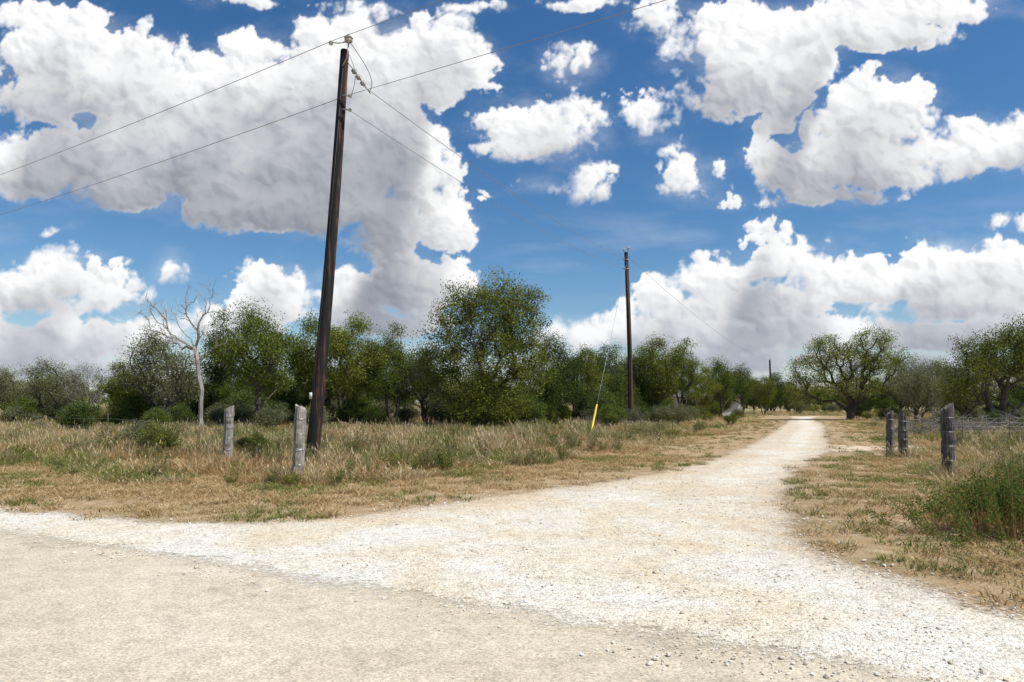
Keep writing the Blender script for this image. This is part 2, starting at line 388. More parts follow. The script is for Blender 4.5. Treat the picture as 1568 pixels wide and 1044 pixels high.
c=mixc(nt,math_(nt,'MULTIPLY',ramp(nt,n4,[(0.5,(0,0,0)),(0.68,(0.5,0.5,0.5))]),rdf),c,(0.70,0.56,0.38))
c=mixc(nt,math_(nt,'MULTIPLY',math_(nt,'MULTIPLY',mrange(nt,math_(nt,'ADD',sdr,math_(nt,'MULTIPLY',n4,0.8)),-0.5,0.45),0.75),rdf),c,(0.56,0.42,0.26))
c=mixc(nt,0.8,c,ramp(nt,n2,[(0.3,(0.80,0.77,0.72)),(0.55,(1.02,1.02,1.02))]),'MULTIPLY')
for v_,st in((vo,0.65),(vo2,0.6)):
    q=N(nt,'ShaderNodeSeparateColor'); L(nt,v_.outputs['Color'],q.inputs[0])
    c=mixc(nt,st,c,ramp(nt,q.outputs[0],[(0.0,(0.55,0.52,0.48)),(0.35,(0.97,0.97,0.97)),(1.0,(1.14,1.14,1.14))]),'MULTIPLY')
pr=N(nt,'ShaderNodeBsdfPrincipled'); pr.inputs['Roughness'].default_value=0.95; pr.inputs['Specular IOR Level'].default_value=0.1
L(nt,c,pr.inputs['Base Color'])
hh=math_(nt,'ADD',math_(nt,'MULTIPLY',n2,3.5),math_(nt,'SUBTRACT',math_(nt,'MULTIPLY',vo2.outputs['Distance'],-0.5),vo.outputs['Distance']))
L(nt,bump(nt,hh,0.75,0.018),pr.inputs['Normal'])
edge_alpha(nt,pr.outputs[0],out,p,'sd',0.5,0.14,1.2,0.9,14)
gx_=np.arange(-40,38,0.3); gy_=np.arange(-4,75,0.3); X,Y=np.meshgrid(gx_,gy_); PP=np.stack([X.ravel(),Y.ravel()],1)
sdg=sd_gravel(PP).reshape(X.shape)
sdR=np.full(len(PP),1e9)
for a,b in zip(right[:-1],right[1:]):
    e=b-a;w_=PP-a;t=np.clip((w_@e)/(e@e+1e-12),0,1);sdR=np.minimum(sdR,((w_-t[:,None]*e)**2).sum(1))
sdR=np.sqrt(sdR); tw=np.maximum(0,1-np.abs(sdR-1.75)/0.5)+0.7*np.maximum(0,1-np.abs(sdR-3.3)/0.45)
tw*=np.clip((PP[:,1]-7)/6,0,1)*np.clip((90-PP[:,1])/20,0,1)*np.clip(1+fbm(PP[:,0]*.3,PP[:,1]*.3,3,6)*2,0.2,1)
nr,nc=X.shape; idx=np.arange(nr*nc).reshape(nr,nc)
F4=np.stack([idx[:-1,:-1],idx[:-1,1:],idx[1:,1:],idx[1:,:-1]],-1)
keep=(sdg[:-1,:-1]<1.4)
F4=F4[keep]; used=np.unique(F4); remap=np.full(nr*nc,-1); remap[used]=np.arange(len(used)); F4=remap[F4]
VV=np.stack([X,Y,X*0+0.008],-1).reshape(-1,3)[used]
add_obj('gravel_driveway',fast_mesh('gravel_driveway',VV,F4,mats=[m],attrs={'sd':sdg.ravel()[used],'rd':sd_road(PP)[used],'track':tw[used]}))
m,nt,out=newmat('sandy_dirt'); p=pos(nt); n1=noise(nt,p,2.5,6,0.7)
pr=N(nt,'ShaderNodeBsdfPrincipled'); pr.inputs['Roughness'].default_value=0.95
L(nt,ramp(nt,n1,[(0.3,(0.50,0.36,0.23)),(0.6,(0.66,0.52,0.37))]),pr.inputs['Base Color'])
edge_alpha(nt,pr.outputs[0],out,p,'sd',0.5,0.2)
TP=np.array([(9.6,21.5),(12.2,22.4),(14.6,23.6),(14.4,24.8),(12.8,24.6),(11.6,25.6)])
gx_=np.arange(8.5,16.5,0.25);gy_=np.arange(20,27.5,0.25);X,Y=np.meshgrid(gx_,gy_);nr,nc=X.shape;idx=np.arange(nr*nc).reshape(nr,nc)
F4=np.stack([idx[:-1,:-1],idx[:-1,1:],idx[1:,1:],idx[1:,:-1]],-1).reshape(-1,4)
add_obj('dirt_side_track',fast_mesh('dirt_side_track',np.stack([X,Y,X*0+0.004],-1).reshape(-1,3),F4,mats=[m],attrs={'sd':sd_poly(np.stack([X.ravel(),Y.ravel()],1),TP)}))
print('ground',time.time()-T0)

# ------------------------------------------------------------------ scatter via geometry nodes
def scatter(name,pts,rotz,scl,idx,protos,tilt=None):
    col=bpy.data.collections.new(name+'_variants')
    for i,me in enumerate(protos):
        o=bpy.data.objects.new('%s_variant_%02d'%(name,i),me); col.objects.link(o)
    me=bpy.data.meshes.new(name); n=len(pts)
    me.vertices.add(n); me.vertices.foreach_set('co',np.asarray(pts,dtype=np.float32).ravel())
    r=np.zeros((n,3),np.float32); r[:,2]=rotz
    if tilt is not None: r[:,:2]=tilt
    me.attributes.new('rot','FLOAT_VECTOR','POINT').data.foreach_set('vector',r.ravel())
    s=np.asarray(scl,np.float32)
    if s.ndim==1: s=np.repeat(s[:,None],3,1)
    me.attributes.new('scl','FLOAT_VECTOR','POINT').data.foreach_set('vector',np.ascontiguousarray(s).ravel())
    me.attributes.new('vid','INT','POINT').data.foreach_set('value',np.asarray(idx,np.int32))
    me.update()
    o=add_obj(name,me)
    g=bpy.data.node_groups.new(name,'GeometryNodeTree')
    g.interface.new_socket('Geometry',in_out='INPUT',socket_type='NodeSocketGeometry')
    g.interface.new_socket('Geometry',in_out='OUTPUT',socket_type='NodeSocketGeometry')
    gi=g.nodes.new('NodeGroupInput'); go=g.nodes.new('NodeGroupOutput')
    ci=g.nodes.new('GeometryNodeCollectionInfo'); ci.inputs['Collection'].default_value=col
    ci.inputs['Separate Children'].default_value=True; ci.inputs['Reset Children'].default_value=True
    ip=g.nodes.new('GeometryNodeInstanceOnPoints'); ip.inputs['Pick Instance'].default_value=True
    def na(nm,dt):
        a=g.nodes.new('GeometryNodeInputNamedAttribute'); a.data_type=dt; a.inputs['Name'].default_value=nm; return a.outputs['Attribute']
    er=g.nodes.new('FunctionNodeEulerToRotation')
    g.links.new(gi.outputs[0],ip.inputs['Points']); g.links.new(ci.outputs[0],ip.inputs['Instance'])
    g.links.new(na('vid','INT'),ip.inputs['Instance Index'])
    g.links.new(na('rot','FLOAT_VECTOR'),er.inputs[0]); g.links.new(er.outputs[0],ip.inputs['Rotation'])
    g.links.new(na('scl','FLOAT_VECTOR'),ip.inputs['Scale']); g.links.new(ip.outputs[0],go.inputs[0])
    md=o.modifiers.new('scatter','NODES'); md.node_group=g
    return o

def tuft(name,seed,n,h,rad,wid,lean,mats,seedhead=0.0,green=0.0):
    r=np.random.default_rng(seed)
    a=r.uniform(0,2*math.pi,n); rr=rad*np.sqrt(r.uniform(0,1,n))
    bx=np.cos(a)*rr; by=np.sin(a)*rr
    hh=h*r.uniform(0.35,1.0,n); la=a+r.normal(0,0.9,n); ll=hh*lean*r.uniform(0.2,1.5,n)
    wa=r.uniform(0,2*math.pi,n); w0=wid*r.uniform(0.6,1.2,n)
    V=[];lv=[0,0.4,0.75,1.0];ws=[1,0.9,0.6,0.0]
    for t,wf in zip(lv,ws):
        cx=bx+np.cos(la)*ll*t**2; cy=by+np.sin(la)*ll*t**2; cz=hh*(t-0.15*lean*t*t)
        if wf>0:
            V.append(np.stack([cx-np.cos(wa)*w0*wf/2,cy-np.sin(wa)*w0*wf/2,cz],1)); V.append(np.stack([cx+np.cos(wa)*w0*wf/2,cy+np.sin(wa)*w0*wf/2,cz],1))
        else: V.append(np.stack([cx,cy,cz],1))
    V=np.stack(V,1).reshape(-1,3)
    b=np.arange(n)*7
    F4=np.concatenate([np.stack([b,b+1,b+3,b+2],1),np.stack([b+2,b+3,b+5,b+4],1)]); F3=np.stack([b+4,b+5,b+6],1)
    t=r.uniform(0,1,n)
    G=Geo(); mi=(r.uniform(0,1,n)<green).astype(int)
    G.V=[V];G.t=[np.repeat(t,7)];G.n=len(V);G.F4=[F4];G.F3=[F3];G.m4=[np.concatenate([mi,mi])];G.m3=[mi]
    if seedhead>0:
        k=np.where(r.uniform(0,1,n)<seedhead)[0]
        tip=V[k*7+6]; s=0.02*r.uniform(0.6,1.3,len(k)); L_=0.10*r.uniform(0.7,1.3,len(k))
        d=np.stack([np.cos(la[k])*0.3,np.sin(la[k])*0.3,np.ones(len(k))],1)
        sd=np.stack([np.cos(wa[k]),np.sin(wa[k]),np.zeros(len(k))],1)
        Q=np.stack([tip-d*L_[:,None]*0.6,tip+sd*s[:,None]*0.5,tip+d*L_[:,None]*0.6,tip-sd*s[:,None]*0.5],1).reshape(-1,3)
        G.add(Q,np.arange(len(k)*4).reshape(-1,4),m=0,tint=0.8)
    return G.mesh(name,mats)

def leaf_quads(C,size,r,aspect=0.5,up=0.4):
    n=len(C)
    d=r.normal(size=(n,3)); d/=np.linalg.norm(d,axis=1,keepdims=True)
    nn=r.normal(size=(n,3)); nn[:,2]+=up*2; s=np.cross(d,nn); s/=np.linalg.norm(s,axis=1,keepdims=True)+1e-9
    l=(size*r.uniform(0.6,1.3,n))[:,None]
    V=np.stack([C-d*l*0.5,C+s*l*aspect*0.5,C+d*l*0.5,C-s*l*aspect*0.5],1).reshape(-1,3)
    return V,np.arange(n*4).reshape(-1,4)

def make_tree(name,seed,lobes,trunk_h,nclust,nleaf,leaf,mats,sig=0.28,r0=0.16,lean=(0,0),stems=1,bare=0.0,rtip=0.009,hollow=0.45,aspect=0.5,twigs=0,pw=0.5):
    r=np.random.default_rng(seed)
    nodes=[];par=[]
    for s in range(stems):
        a=r.uniform(0,6.28)+s*6.28/stems; off=np.array([math.cos(a),math.sin(a),0])*(0.18 if stems>1 else 0)
        end=np.array([lean[0],lean[1],trunk_h])+off*trunk_h*1.8*(stems>1)
        prev=-1
        for k in range(6):
            t=k/5; pnt=off*0.8+(end-off)*t; pnt=pnt+np.array([r.normal(0,0.04),r.normal(0,0.04),0])*trunk_h*0.4*(k>0); pnt[2]=end[2]*t-0.05*(k==0)
            nodes.append(pnt);par.append(prev);prev=len(nodes)-1
    vol=np.array([l[3]*l[4]*l[5] for l in lobes])**0.8; vol/=vol.sum()
    cs=[]
    while len(cs)<nclust:
        l=lobes[r.choice(len(lobes),p=vol)]
        d=r.normal(size=3);d/=np.linalg.norm(d); q=r.uniform(hollow**3,1)**(1/3)
        q*=0.86+0.22*math.sin(5*d[0]+3*d[2]+seed)*math.cos(4*d[1]+seed*2)
        c=np.array(l[:3])+d*q*np.array(l[3:])
        if c[2]<0.15: continue
        cs.append(c)
    cs=np.array(cs); base=np.array([lean[0],lean[1],trunk_h]); cs=cs[np.argsort(np.linalg.norm(cs-base,axis=1))]
    nd=np.zeros((len(nodes)+nclust*3+10,3)); nd[:len(nodes)]=nodes; cnt=len(nodes); ends=[]
    plen=np.zeros(len(nd))
    for i in range(1,cnt):
        if par[i]>=0: plen[i]=plen[par[i]]+np.linalg.norm(nd[i]-nd[par[i]])
    for c in cs:
        dd=np.linalg.norm(nd[:cnt]-c,axis=1)+pw*plen[:cnt]
        dd=dd+(nd[:cnt,2]>c[2]+0.2)*0.8
        for q in range(stems): dd[q*6:q*6+2]+=3
        j=int(np.argmin(dd)); p0=nd[j]; seg=3; prev=j; Ld=np.linalg.norm(c-p0)
        for k in range(1,seg+1):
            t=k/seg; q=p0+(c-p0)*t; q=q+r.normal(0,0.045,3)*Ld*(k<seg); q[2]+=0.08*Ld*math.sin(math.pi*t)
            nd[cnt]=q;par.append(prev);plen[cnt]=plen[prev]+Ld/seg;prev=cnt;cnt+=1
        ends.append(prev)
    nd=nd[:cnt];par=np.array(par)
    wgt=np.zeros(cnt); wgt[ends]=1
    for i in range(cnt-1,-1,-1):
        if par[i]>=0: wgt[par[i]]+=wgt[i]
    wgt=np.maximum(wgt,1)
    rad=rtip+(r0-rtip)*(wgt/wgt.max())**0.6
    rad=np.where(wgt<=1,rtip,rad)
    e=np.where(par>=0)[0]
    G=Geo()
    V,F=frusta(nd[par[e]],nd[e],np.minimum(rad[par[e]],rad[e]*1.5),rad[e],6)
    G.add(V,F,m=0)
    if twigs:
        ce=nd[ends]; k=len(ce)*twigs
        s=np.repeat(ce,twigs,0); d=r.normal(size=(k,3)); d[:,2]+=0.5; d/=np.linalg.norm(d,axis=1,keepdims=True)
        Lw=r.uniform(0.2,0.7,k)[:,None]; V,F=frusta(s,s+d*Lw,np.full(k,rtip*0.9),np.full(k,rtip*0.35),3); G.add(V,F,m=0)
    if nleaf:
        act=[]
        for c in ends:
            if r.uniform()<bare: continue
            act.append(nd[c])
            if par[c]>=0 and r.uniform()<0.6: act.append((nd[par[c]]+nd[c])/2)
        act=np.array(act)
        k=len(act); ct=np.clip(r.normal(0.5,0.21,k),0,1); per=r.integers(int(nleaf*0.4),int(nleaf*1.2),k)
        C=np.repeat(act,per,0); sg=np.repeat(sig*r.uniform(0.6,1.35,k),per)
        off=r.normal(size=(len(C),3)); off=off/np.maximum(1,np.linalg.norm(off,axis=1,keepdims=True)/1.9)*sg[:,None]; off[:,2]*=0.75
        C=C+off
        C[:,2]=np.maximum(C[:,2],0.05)
        V,F=leaf_quads(C,leaf,r,aspect)
        t=np.clip(np.repeat(ct,per)+r.normal(0,0.17,len(C)),0,1)
        G.add(V,F,m=1,tint=np.repeat(t,4))
    return G.mesh(name,mats)

def dome(h,w,z0,seed,n=6,dy=1.0,fl=0.6):
    r=np.random.default_rng(seed); out=[(0,0,z0+(h-z0)*0.5,w*0.36,w*0.36*dy,(h-z0)*0.46)]
    for k in range(n):
        a=2*math.pi*k/n+r.uniform(-0.4,0.4); rr=w*0.5*r.uniform(0.45,0.62); zz=z0+(h-z0)*r.uniform(0.22,0.72)
        s=w*r.uniform(0.14,0.22); out.append((math.cos(a)*rr,math.sin(a)*rr*dy,zz,s,s,s*fl*1.3))
    out.append((r.uniform(-.1,.1)*w,0,h-w*0.13,w*0.15,w*0.15,w*0.13))
    return out

T_center=make_tree('elm',11,[(0,0,3.6,3.0,2.7,2.6),(-2.0,-.3,5.0,1.6,1.5,1.7),(1.9,0,5.4,1.8,1.6,2.0),(0.2,-.6,1.6,3.0,2.5,1.5),(0.3,0,6.6,2.4,2.0,1.8),(0.9,0,7.8,1.5,1.4,1.1),(-1.2,0,7.0,1.4,1.3,1.2),(2.4,0,7.0,1.1,1.1,1.3),(2.8,0,3.2,1.3,1.5,1.6),(-3.0,0,3.2,1.2,1.3,1.5)],1.2,640,85,0.115,[M_bark,M_olive],0.33,0.2,(0.1,0),hollow=0.3)
T_a=make_tree('tree_a',21,dome(7.2,4.8,1.4,7,6),1.7,230,75,0.11,[M_bark,M_green],0.31,0.15,(0.2,0),stems=2)
T_b=make_tree('tree_b',22,dome(6.8,5.2,0.6,9,7),1.2,250,75,0.11,[M_bark,M_olive],0.32,0.13,(-0.3,0),stems=2)
T_c=make_tree('tree_c',23,dome(6.4,5.8,0.4,12,7),0.9,280,80,0.11,[M_bark,M_dark],0.33,0.15,(0.1,0))
T_d=make_tree('tree_d',24,dome(5.2,5.0,0.8,14,7),1.1,210,62,0.095,[M_bark,M_grey],0.31,0.11,(0.1,0),stems=3,bare=0.08,twigs=2)
T_e=make_tree('tree_e',29,[(0,0,4.2,1.7,1.5,2.1),(0.9,0,5.8,1.2,1.0,1.1),(-1.1,.2,5.0,1.1,1,1.1),(-.6,0,6.9,0.8,.8,.8),(1.3,0,3.2,1.1,1,1.1),(-1.3,0,2.8,1.1,.9,1.0)],2.0,210,72,0.105,[M_bark,M_green],0.30,0.14,(0.1,0),stems=2,hollow=0.3)
T_spr=make_tree('tree_spread',25,[(0,0,5.0,2.7,2.6,1.9),(-3.4,0,4.2,2.0,1.9,1.7),(3.0,.5,4.8,2.0,1.8,1.8),(-1.8,0,6.2,1.9,1.6,1.2),(1.6,-.6,6.9,2.0,1.6,1.1),(-4.6,0,2.6,1.3,1.2,1.5),(4.4,.2,3.0,1.3,1.2,1.3),(0,-1,3.0,3.0,1.6,1.2)],1.5,460,66,0.115,[M_bark,M_olive],0.37,0.30,(0.3,0),rtip=0.014,bare=0.05,hollow=0.5,twigs=2,stems=2)
T_mq=make_tree('mesquite',26,[(0.2,0,3.9,2.1,1.8,1.4),(-2.0,0,3.2,1.4,1.3,1.1),(2.2,.2,4.0,1.5,1.3,1.3),(1.0,-.3,5.3,1.6,1.3,0.9),(-1.2,.4,4.7,1.3,1.1,0.9),(3.2,0,2.6,1.0,1,0.9),(-2.8,0,2.0,1.0,1,0.9)],1.3,300,66,0.10,[M_bark,M_olive],0.33,0.17,(-0.4,0),rtip=0.01,hollow=0.45,twigs=1,stems=2)
T_dead=make_tree('dead',27,[(-1.4,0,5.6,1.9,1.0,1.7),(0,0,6.8,1.1,0.8,1.4),(-2.8,0,6.2,1.0,0.8,1.1),(0.8,0,5.2,0.8,0.7,1.0)],3.7,90,0,0.1,[M_dead,M_dead],0.3,0.11,(-0.1,0),rtip=0.009,twigs=3,hollow=0.5,pw=0.6)
T_bare=make_tree('bare',28,dome(5.2,5.2,1.0,18,6),1.2,170,34,0.09,[M_dead,M_grey],0.34,0.10,(0.2,0),rtip=0.008,twigs=4,bare=0.2,stems=3)
FAR=[make_tree('far%d'%i,40+i,dome(6.5,6,0.2,30+i,7),1.0,70,46,0.26,[M_bark,mm],0.5,0.15,rtip=0.02) for i,mm in enumerate((M_green,M_dark,M_olive,M_grey))]
S_a=make_tree('shrub_a',31,dome(1.8,2.4,0.1,3,6),0.2,110,60,0.08,[M_bark,M_green],0.18,0.03,rtip=0.006,stems=3)
S_b=make_tree('shrub_b',32,dome(1.5,2.2,0.1,5,6),0.2,90,55,0.075,[M_bark,M_grey],0.18,0.03,rtip=0.006,stems=3,twigs=1)
S_c=make_tree('shrub_c',33,dome(2.2,2.4,0.1,6,6),0.2,110,60,0.085,[M_bark,M_dark],0.2,0.03,rtip=0.006,stems=3)
S_d=make_tree('shrub_d',34,dome(1.2,1.8,0.05,8,6),0.2,70,55,0.06,[M_bark,M_olive],0.15,0.025,rtip=0.005,stems=3,twigs=1)
print('trees',time.time()-T0)
def put(name,me,x,y,s=1.0,rz=0.0,sz=None): return add_obj(name,me,(x,y,0),(0,0,rz),(s,s,sz or s))
put('elm_tree',T_center,-1.6,38,1.0)
put('dead_tree',T_dead,-15.9,35,1.0,0)
for nm,me,x,y,s,rz in [
 ('oak_tree',T_a,-14.0,37.5,1.02,0.4),('mesquite_tree',T_d,-20.4,40,1.16,1.0),('oak_tree',T_e,-17.9,42,0.95,2.2),('oak_tree',T_b,-12.0,43,1.06,3.1),
 ('oak_tree',T_b,-9.7,40.5,1.02,0.2),('oak_tree',T_e,-7.2,41,0.84,4.0),('oak_tree',T_d,-5.2,42,1.0,1.2),('oak_tree',T_c,-8.6,47,0.95,5.0),('oak_tree',T_c,-15.6,46,1.0,2.0),
 ('mesquite_tree',T_d,-29.5,44,0.88,0.3),('mesquite_tree',T_bare,-26.6,43,0.8,2.0),('mesquite_tree',T_b,-23.8,42,0.62,4.1),('mesquite_tree',T_d,-34.5,47,0.8,1.2),('mesquite_tree',T_bare,-22.2,44,0.9,5.3),
 ('oak_tree',T_c,2.5,44,0.94,2.4),('oak_tree',T_b,4.8,47,0.82,0.6),('oak_tree',T_c,7.0,51,0.94,3.3),('oak_tree',T_c,9.3,55,0.85,5.0),
 ('oak_tree',T_b,11.6,54.5,1.04,1.4),('oak_tree',T_e,14.6,58,0.92,2.0),('oak_tree',T_b,13.2,63,0.95,4.0),('oak_tree',T_a,18.9,62,0.82,0.0),('oak_tree',T_b,16.6,60,0.72,0.0),('oak_tree',T_a,22.8,68,0.78,1.5),('oak_tree',T_c,20.4,66.5,0.62,1.5),('oak_tree',T_c,36.5,95,0.92,2.5),('oak_tree',T_c,32,98,0.8,0.5),('oak_tree',T_b,40.5,100,0.7,0.5),
 ('spreading_oak_tree',T_spr,29.8,60,1.04,0.0),('mesquite_tree',T_bare,34.4,58,1.1,0.6),('mesquite_tree',T_d,34.6,55,1.0,0.2),('mesquite_tree',T_bare,31.2,50,0.85,2.2),('mesquite_tree',T_mq,28.8,40,1.06,0.1),('mesquite_tree',T_d,30.6,46,1.0,3.0),('mesquite_tree',T_mq,36.5,48,1.08,2.1),('mesquite_tree',T_d,26.2,44,0.75,1.0),
 ('oak_tree',T_b,29.5,80,0.7,0.9),('oak_tree',T_c,41,72,1.0,0.9)]:
    put(nm,me,x,y,s,rz)

n=520; xs=rng.uniform(-380,420,n); ys=rng.uniform(125,220,n)+np.abs(xs)*0.1
scatter('distant_treeline',np.stack([xs,ys,xs*0],1),rng.uniform(0,6.28,n),rng.uniform(0.65,1.2,n)[:,None]*np.array([[1.25,1.25,0.95]]),rng.integers(0,4,n),FAR)
n=46; xs=rng.uniform(-75,-20,n); ys=rng.uniform(62,100,n)
x2=rng.uniform(44,90,50); y2=rng.uniform(62,100,50); x3=rng.uniform(-25,16,28); y3=rng.uniform(54,68,28); x3=np.minimum(x3,(y3-44)*0.9)
x4=rng.uniform(34,60,22); y4=rng.uniform(100,120,22)
xs=np.concatenate([xs,x2,x3,x4]);ys=np.concatenate([ys,y2,y3,y4]);n=len(xs)
scatter('background_woodland',np.stack([xs,ys,xs*0],1),rng.uniform(0,6.28,n),rng.uniform(0.4,0.8,n),rng.integers(0,5,n),[T_a,T_b,T_c,T_d,T_e])
pts=[]
for _ in range(190):
    x=rng.uniform(-36,16); y=39+rng.uniform(0,8)+max(0,(x-0)*0.9)
    pts.append((x,y,rng.uniform(0.45,1.2)))
for _ in range(110):
    x=rng.uniform(28,62); y=rng.uniform(42,64); pts.append((x,y,rng.uniform(0.5,0.95)))
for _ in range(40):
    x=rng.uniform(24,48); y=rng.uniform(84,100); pts.append((x,y,rng.uniform(0.6,1.3)))
for _ in range(14): pts.append((rng.uniform(15.5,22),rng.uniform(63,67),rng.uniform(0.6,0.9)))
pts=np.array(pts); P2=pts.copy(); P2[:,2]=0
ok=(sd_gravel(pts[:,:2])>2.5)&~((pts[:,1]>76)&(pts[:,0]<pts[:,1]*0.42)); pts=pts[ok];P2=P2[ok]
scatter('understory_brush',P2,rng.uniform(0,6.28,len(pts)),pts[:,2],rng.choice([0,1,1,2,2,3],len(pts)),[S_a,S_b,S_c,S_d])
for nm,me,x,y,s in [('dark_bush',S_c,-20.0,31.5,0.82),('bush',S_a,-17.6,34,0.7),('bush',S_b,-12.2,34,0.9),('bush',S_b,-10.0,35,1.0),('bush',S_b,9.0,42,0.9),('bush',S_b,10.6,44,1.0),('bush',S_a,5.4,38,0.8),('bush',S_b,7.0,40,0.8),
  ('weedy_bush',S_d,-10.1,19.6,0.85),('weedy_bush',S_b,-11.2,20.8,0.7),('green_bush',S_a,-7.0,18.7,0.42),('bush',S_d,-4.7,20.5,0.4),('bush',S_d,24,32,0.8),('bush',S_a,14.8,46,0.45),('bush',S_b,23,36,0.8),('bush',S_c,21.5,34,0.5),('bush',S_c,25.5,36,0.55)]:
    put(nm,me,x,y,s,x*1.7)

# ------------------------------------------------------------------ grasses
tallA=[tuft('tall_straw%d'%i,50+i,40,0.52,0.20,0.011,0.6,[M_straw,M_ggrass],0.3,0.12) for i in range(3)]
tallB=[tuft('tall_olive%d'%i,60+i,44,0.42,0.20,0.012,0.6,[M_ggrass,M_weed],0.1,0.25) for i in range(3)]
tallC=[tuft('brown_grass%d'%i,70+i,44,0.34,0.20,0.011,0.8,[M_tan,M_straw],0.1,0.3) for i in range(3)]
short=[tuft('short_straw%d'%i,80+i,34,0.09,0.14,0.009,1.5,[M_straw,M_tan],0,0.4) for i in range(3)]+[tuft('short_green%d'%i,90+i,30,0.09,0.11,0.009,1.0,[M_ggrass,M_weed],0,0.25) for i in range(2)]
def sample(n,x0,x1,y0,y1,pw=1.0):
    t=rng.uniform(0,1,n)**pw
    return np.stack([rng.uniform(x0,x1,n),y0+(y1-y0)*t],1)
def in_view(P,m=1.15): return np.abs(P[:,0])<P[:,1]*0.75*m+3
P=np.concatenate([sample(34000,-40,34,7,42,1.25),sample(8000,-45,60,38,100,1.0)])
P=P[in_view(P)]
sg=sd_gravel(P); sr=sd_road(P)
nn=fbm(P[:,0]*0.35,P[:,1]*0.35,3,2)
n1=fbm(P[:,0]*0.22,P[:,1]*0.3,4,5)*1.7; n2=fbm(P[:,0]*0.6+9,P[:,1]*0.6,3,9)
strip=np.where(P[:,0]>5,2.6,3.3)
tall=(sg>strip+nn*2.2)&(sr>2.8)&(sd_poly(P,TP)>0)&(rng.uniform(0,1,len(P))<np.clip(0.68+n2*2.0,0.06,1))
tall&=~((np.hypot(P[:,0]-5.9,P[:,1]-8.0)<1.9))
Pt=P[tall]; sgt=sg[tall]; n1=n1[tall]+rng.normal(0,0.13,tall.sum()); n2=n2[tall]
kind=np.where(n1<-0.08,2,np.where(n1<0.17,0,1)); vid=kind*3+rng.integers(0,3,len(Pt))
hs_=np.clip(rng.normal(0.85,0.27,len(Pt))+n2*1.2,0.25,1.6)*np.clip(0.45+(sgt-3)*0.2,0.45,1.0)
far_=Pt[:,1]>36
sc=np.stack([np.where(far_,1.7,1.15)*np.ones(len(Pt))]*2+[hs_],1)
ex=[]
for (cx,cy,k) in ((-4.2,13.4,16),(-5.0,17.1,14),(-7.5,18,8),(9.3,14.5,10),(11.1,19.4,8)):
    for _ in range(k): a=rng.uniform(0,6.28);q=rng.uniform(0.15,0.6);ex.append((cx+math.cos(a)*q,cy+math.sin(a)*q))
ex=np.array(ex);Pt=np.vstack([Pt,ex]);vid=np.concatenate([vid,rng.integers(0,3,len(ex))]);sc=np.vstack([sc,np.column_stack([np.full(len(ex),.9)]*2+[rng.uniform(.6,1.1,len(ex))])])
scatter('tall_dry_grass',np.column_stack([Pt,np.zeros(len(Pt))]),rng.uniform(0,6.28,len(Pt)),sc,vid,tallA+tallB+tallC)
P=np.concatenate([sample(24000,-18,14,4,20,1.2),sample(24000,-30,34,18,60,1.2)]); P=P[in_view(P)]
sg=sd_gravel(P);sr=sd_road(P); nn=fbm(P[:,0]*0.5,P[:,1]*0.5,4,3); nf=fbm(P[:,0]*1.6,P[:,1]*1.6,3,17)
ok=(sg>-0.2+nn*0.9)&(sg<7.0)&(sr>0.4)&(rng.uniform(0,1,len(P))<np.clip(0.14+sg*0.45+nn*0.8+nf*1.4,0,1))
Pm=P[ok]; n1=fbm(Pm[:,0]*0.45,Pm[:,1]*0.45,3,7)+rng.normal(0,0.10,len(Pm))
gr=(n1>np.where(Pm[:,0]>3,0.03,0.18)); vid=np.where(gr,3+rng.integers(0,2,len(Pm)),rng.integers(0,3,len(Pm)))
scatter('mown_dry_grass',np.column_stack([Pm,np.full(len(Pm),0.0)]),rng.uniform(0,6.28,len(Pm)),rng.uniform(0.5,1.5,len(Pm)),vid,short)
def weed(name,seed,h,w,n,mats,leaf=0.05):
    r=np.random.default_rng(seed);G=Geo()
    a=r.uniform(0,6.28,n); e=np.stack([np.cos(a)*w*r.uniform(0.1,1,n),np.sin(a)*w*r.uniform(0.1,1,n),h*r.uniform(0.55,1,n)],1)
    b=e*np.array([0.25,0.25,0]); V,F=frusta(b,e,np.full(n,0.004),np.full(n,0.002),3); G.add(V,F,m=0)
    k=22; t=r.uniform(0.2,1,(n,k,1)); C=(b[:,None]+(e-b)[:,None]*t).reshape(-1,3)+r.normal(0,0.025,(n*k,3))
    V,F=leaf_quads(C,leaf,r,0.35,0.2); G.add(V,F,m=1,tint=np.repeat(np.clip(r.normal(0.5,0.25,n*k),0,1),4)); return G.mesh(name,mats)
W1=weed('weed1',1,0.55,0.3,26,[M_tan,M_weed]);W2=weed('weed2',2,0.7,0.3,20,[M_tan,M_grey]);W3=weed('weed3',3,0.4,0.35,30,[M_tan,M_olive])
P=sample(2400,-35,30,9,40,1.1);P=P[in_view(P)];nn=fbm(P[:,0]*0.3,P[:,1]*0.3,3,12);P=P[(sd_gravel(P)>3.2)&(sd_road(P)>3)&(nn>-0.02)]
scatter('field_weeds',np.column_stack([P,np.zeros(len(P))]),rng.uniform(0,6.28,len(P)),rng.uniform(0.5,1.15,len(P)),rng.integers(0,3,len(P)),[W1,W2,W3])
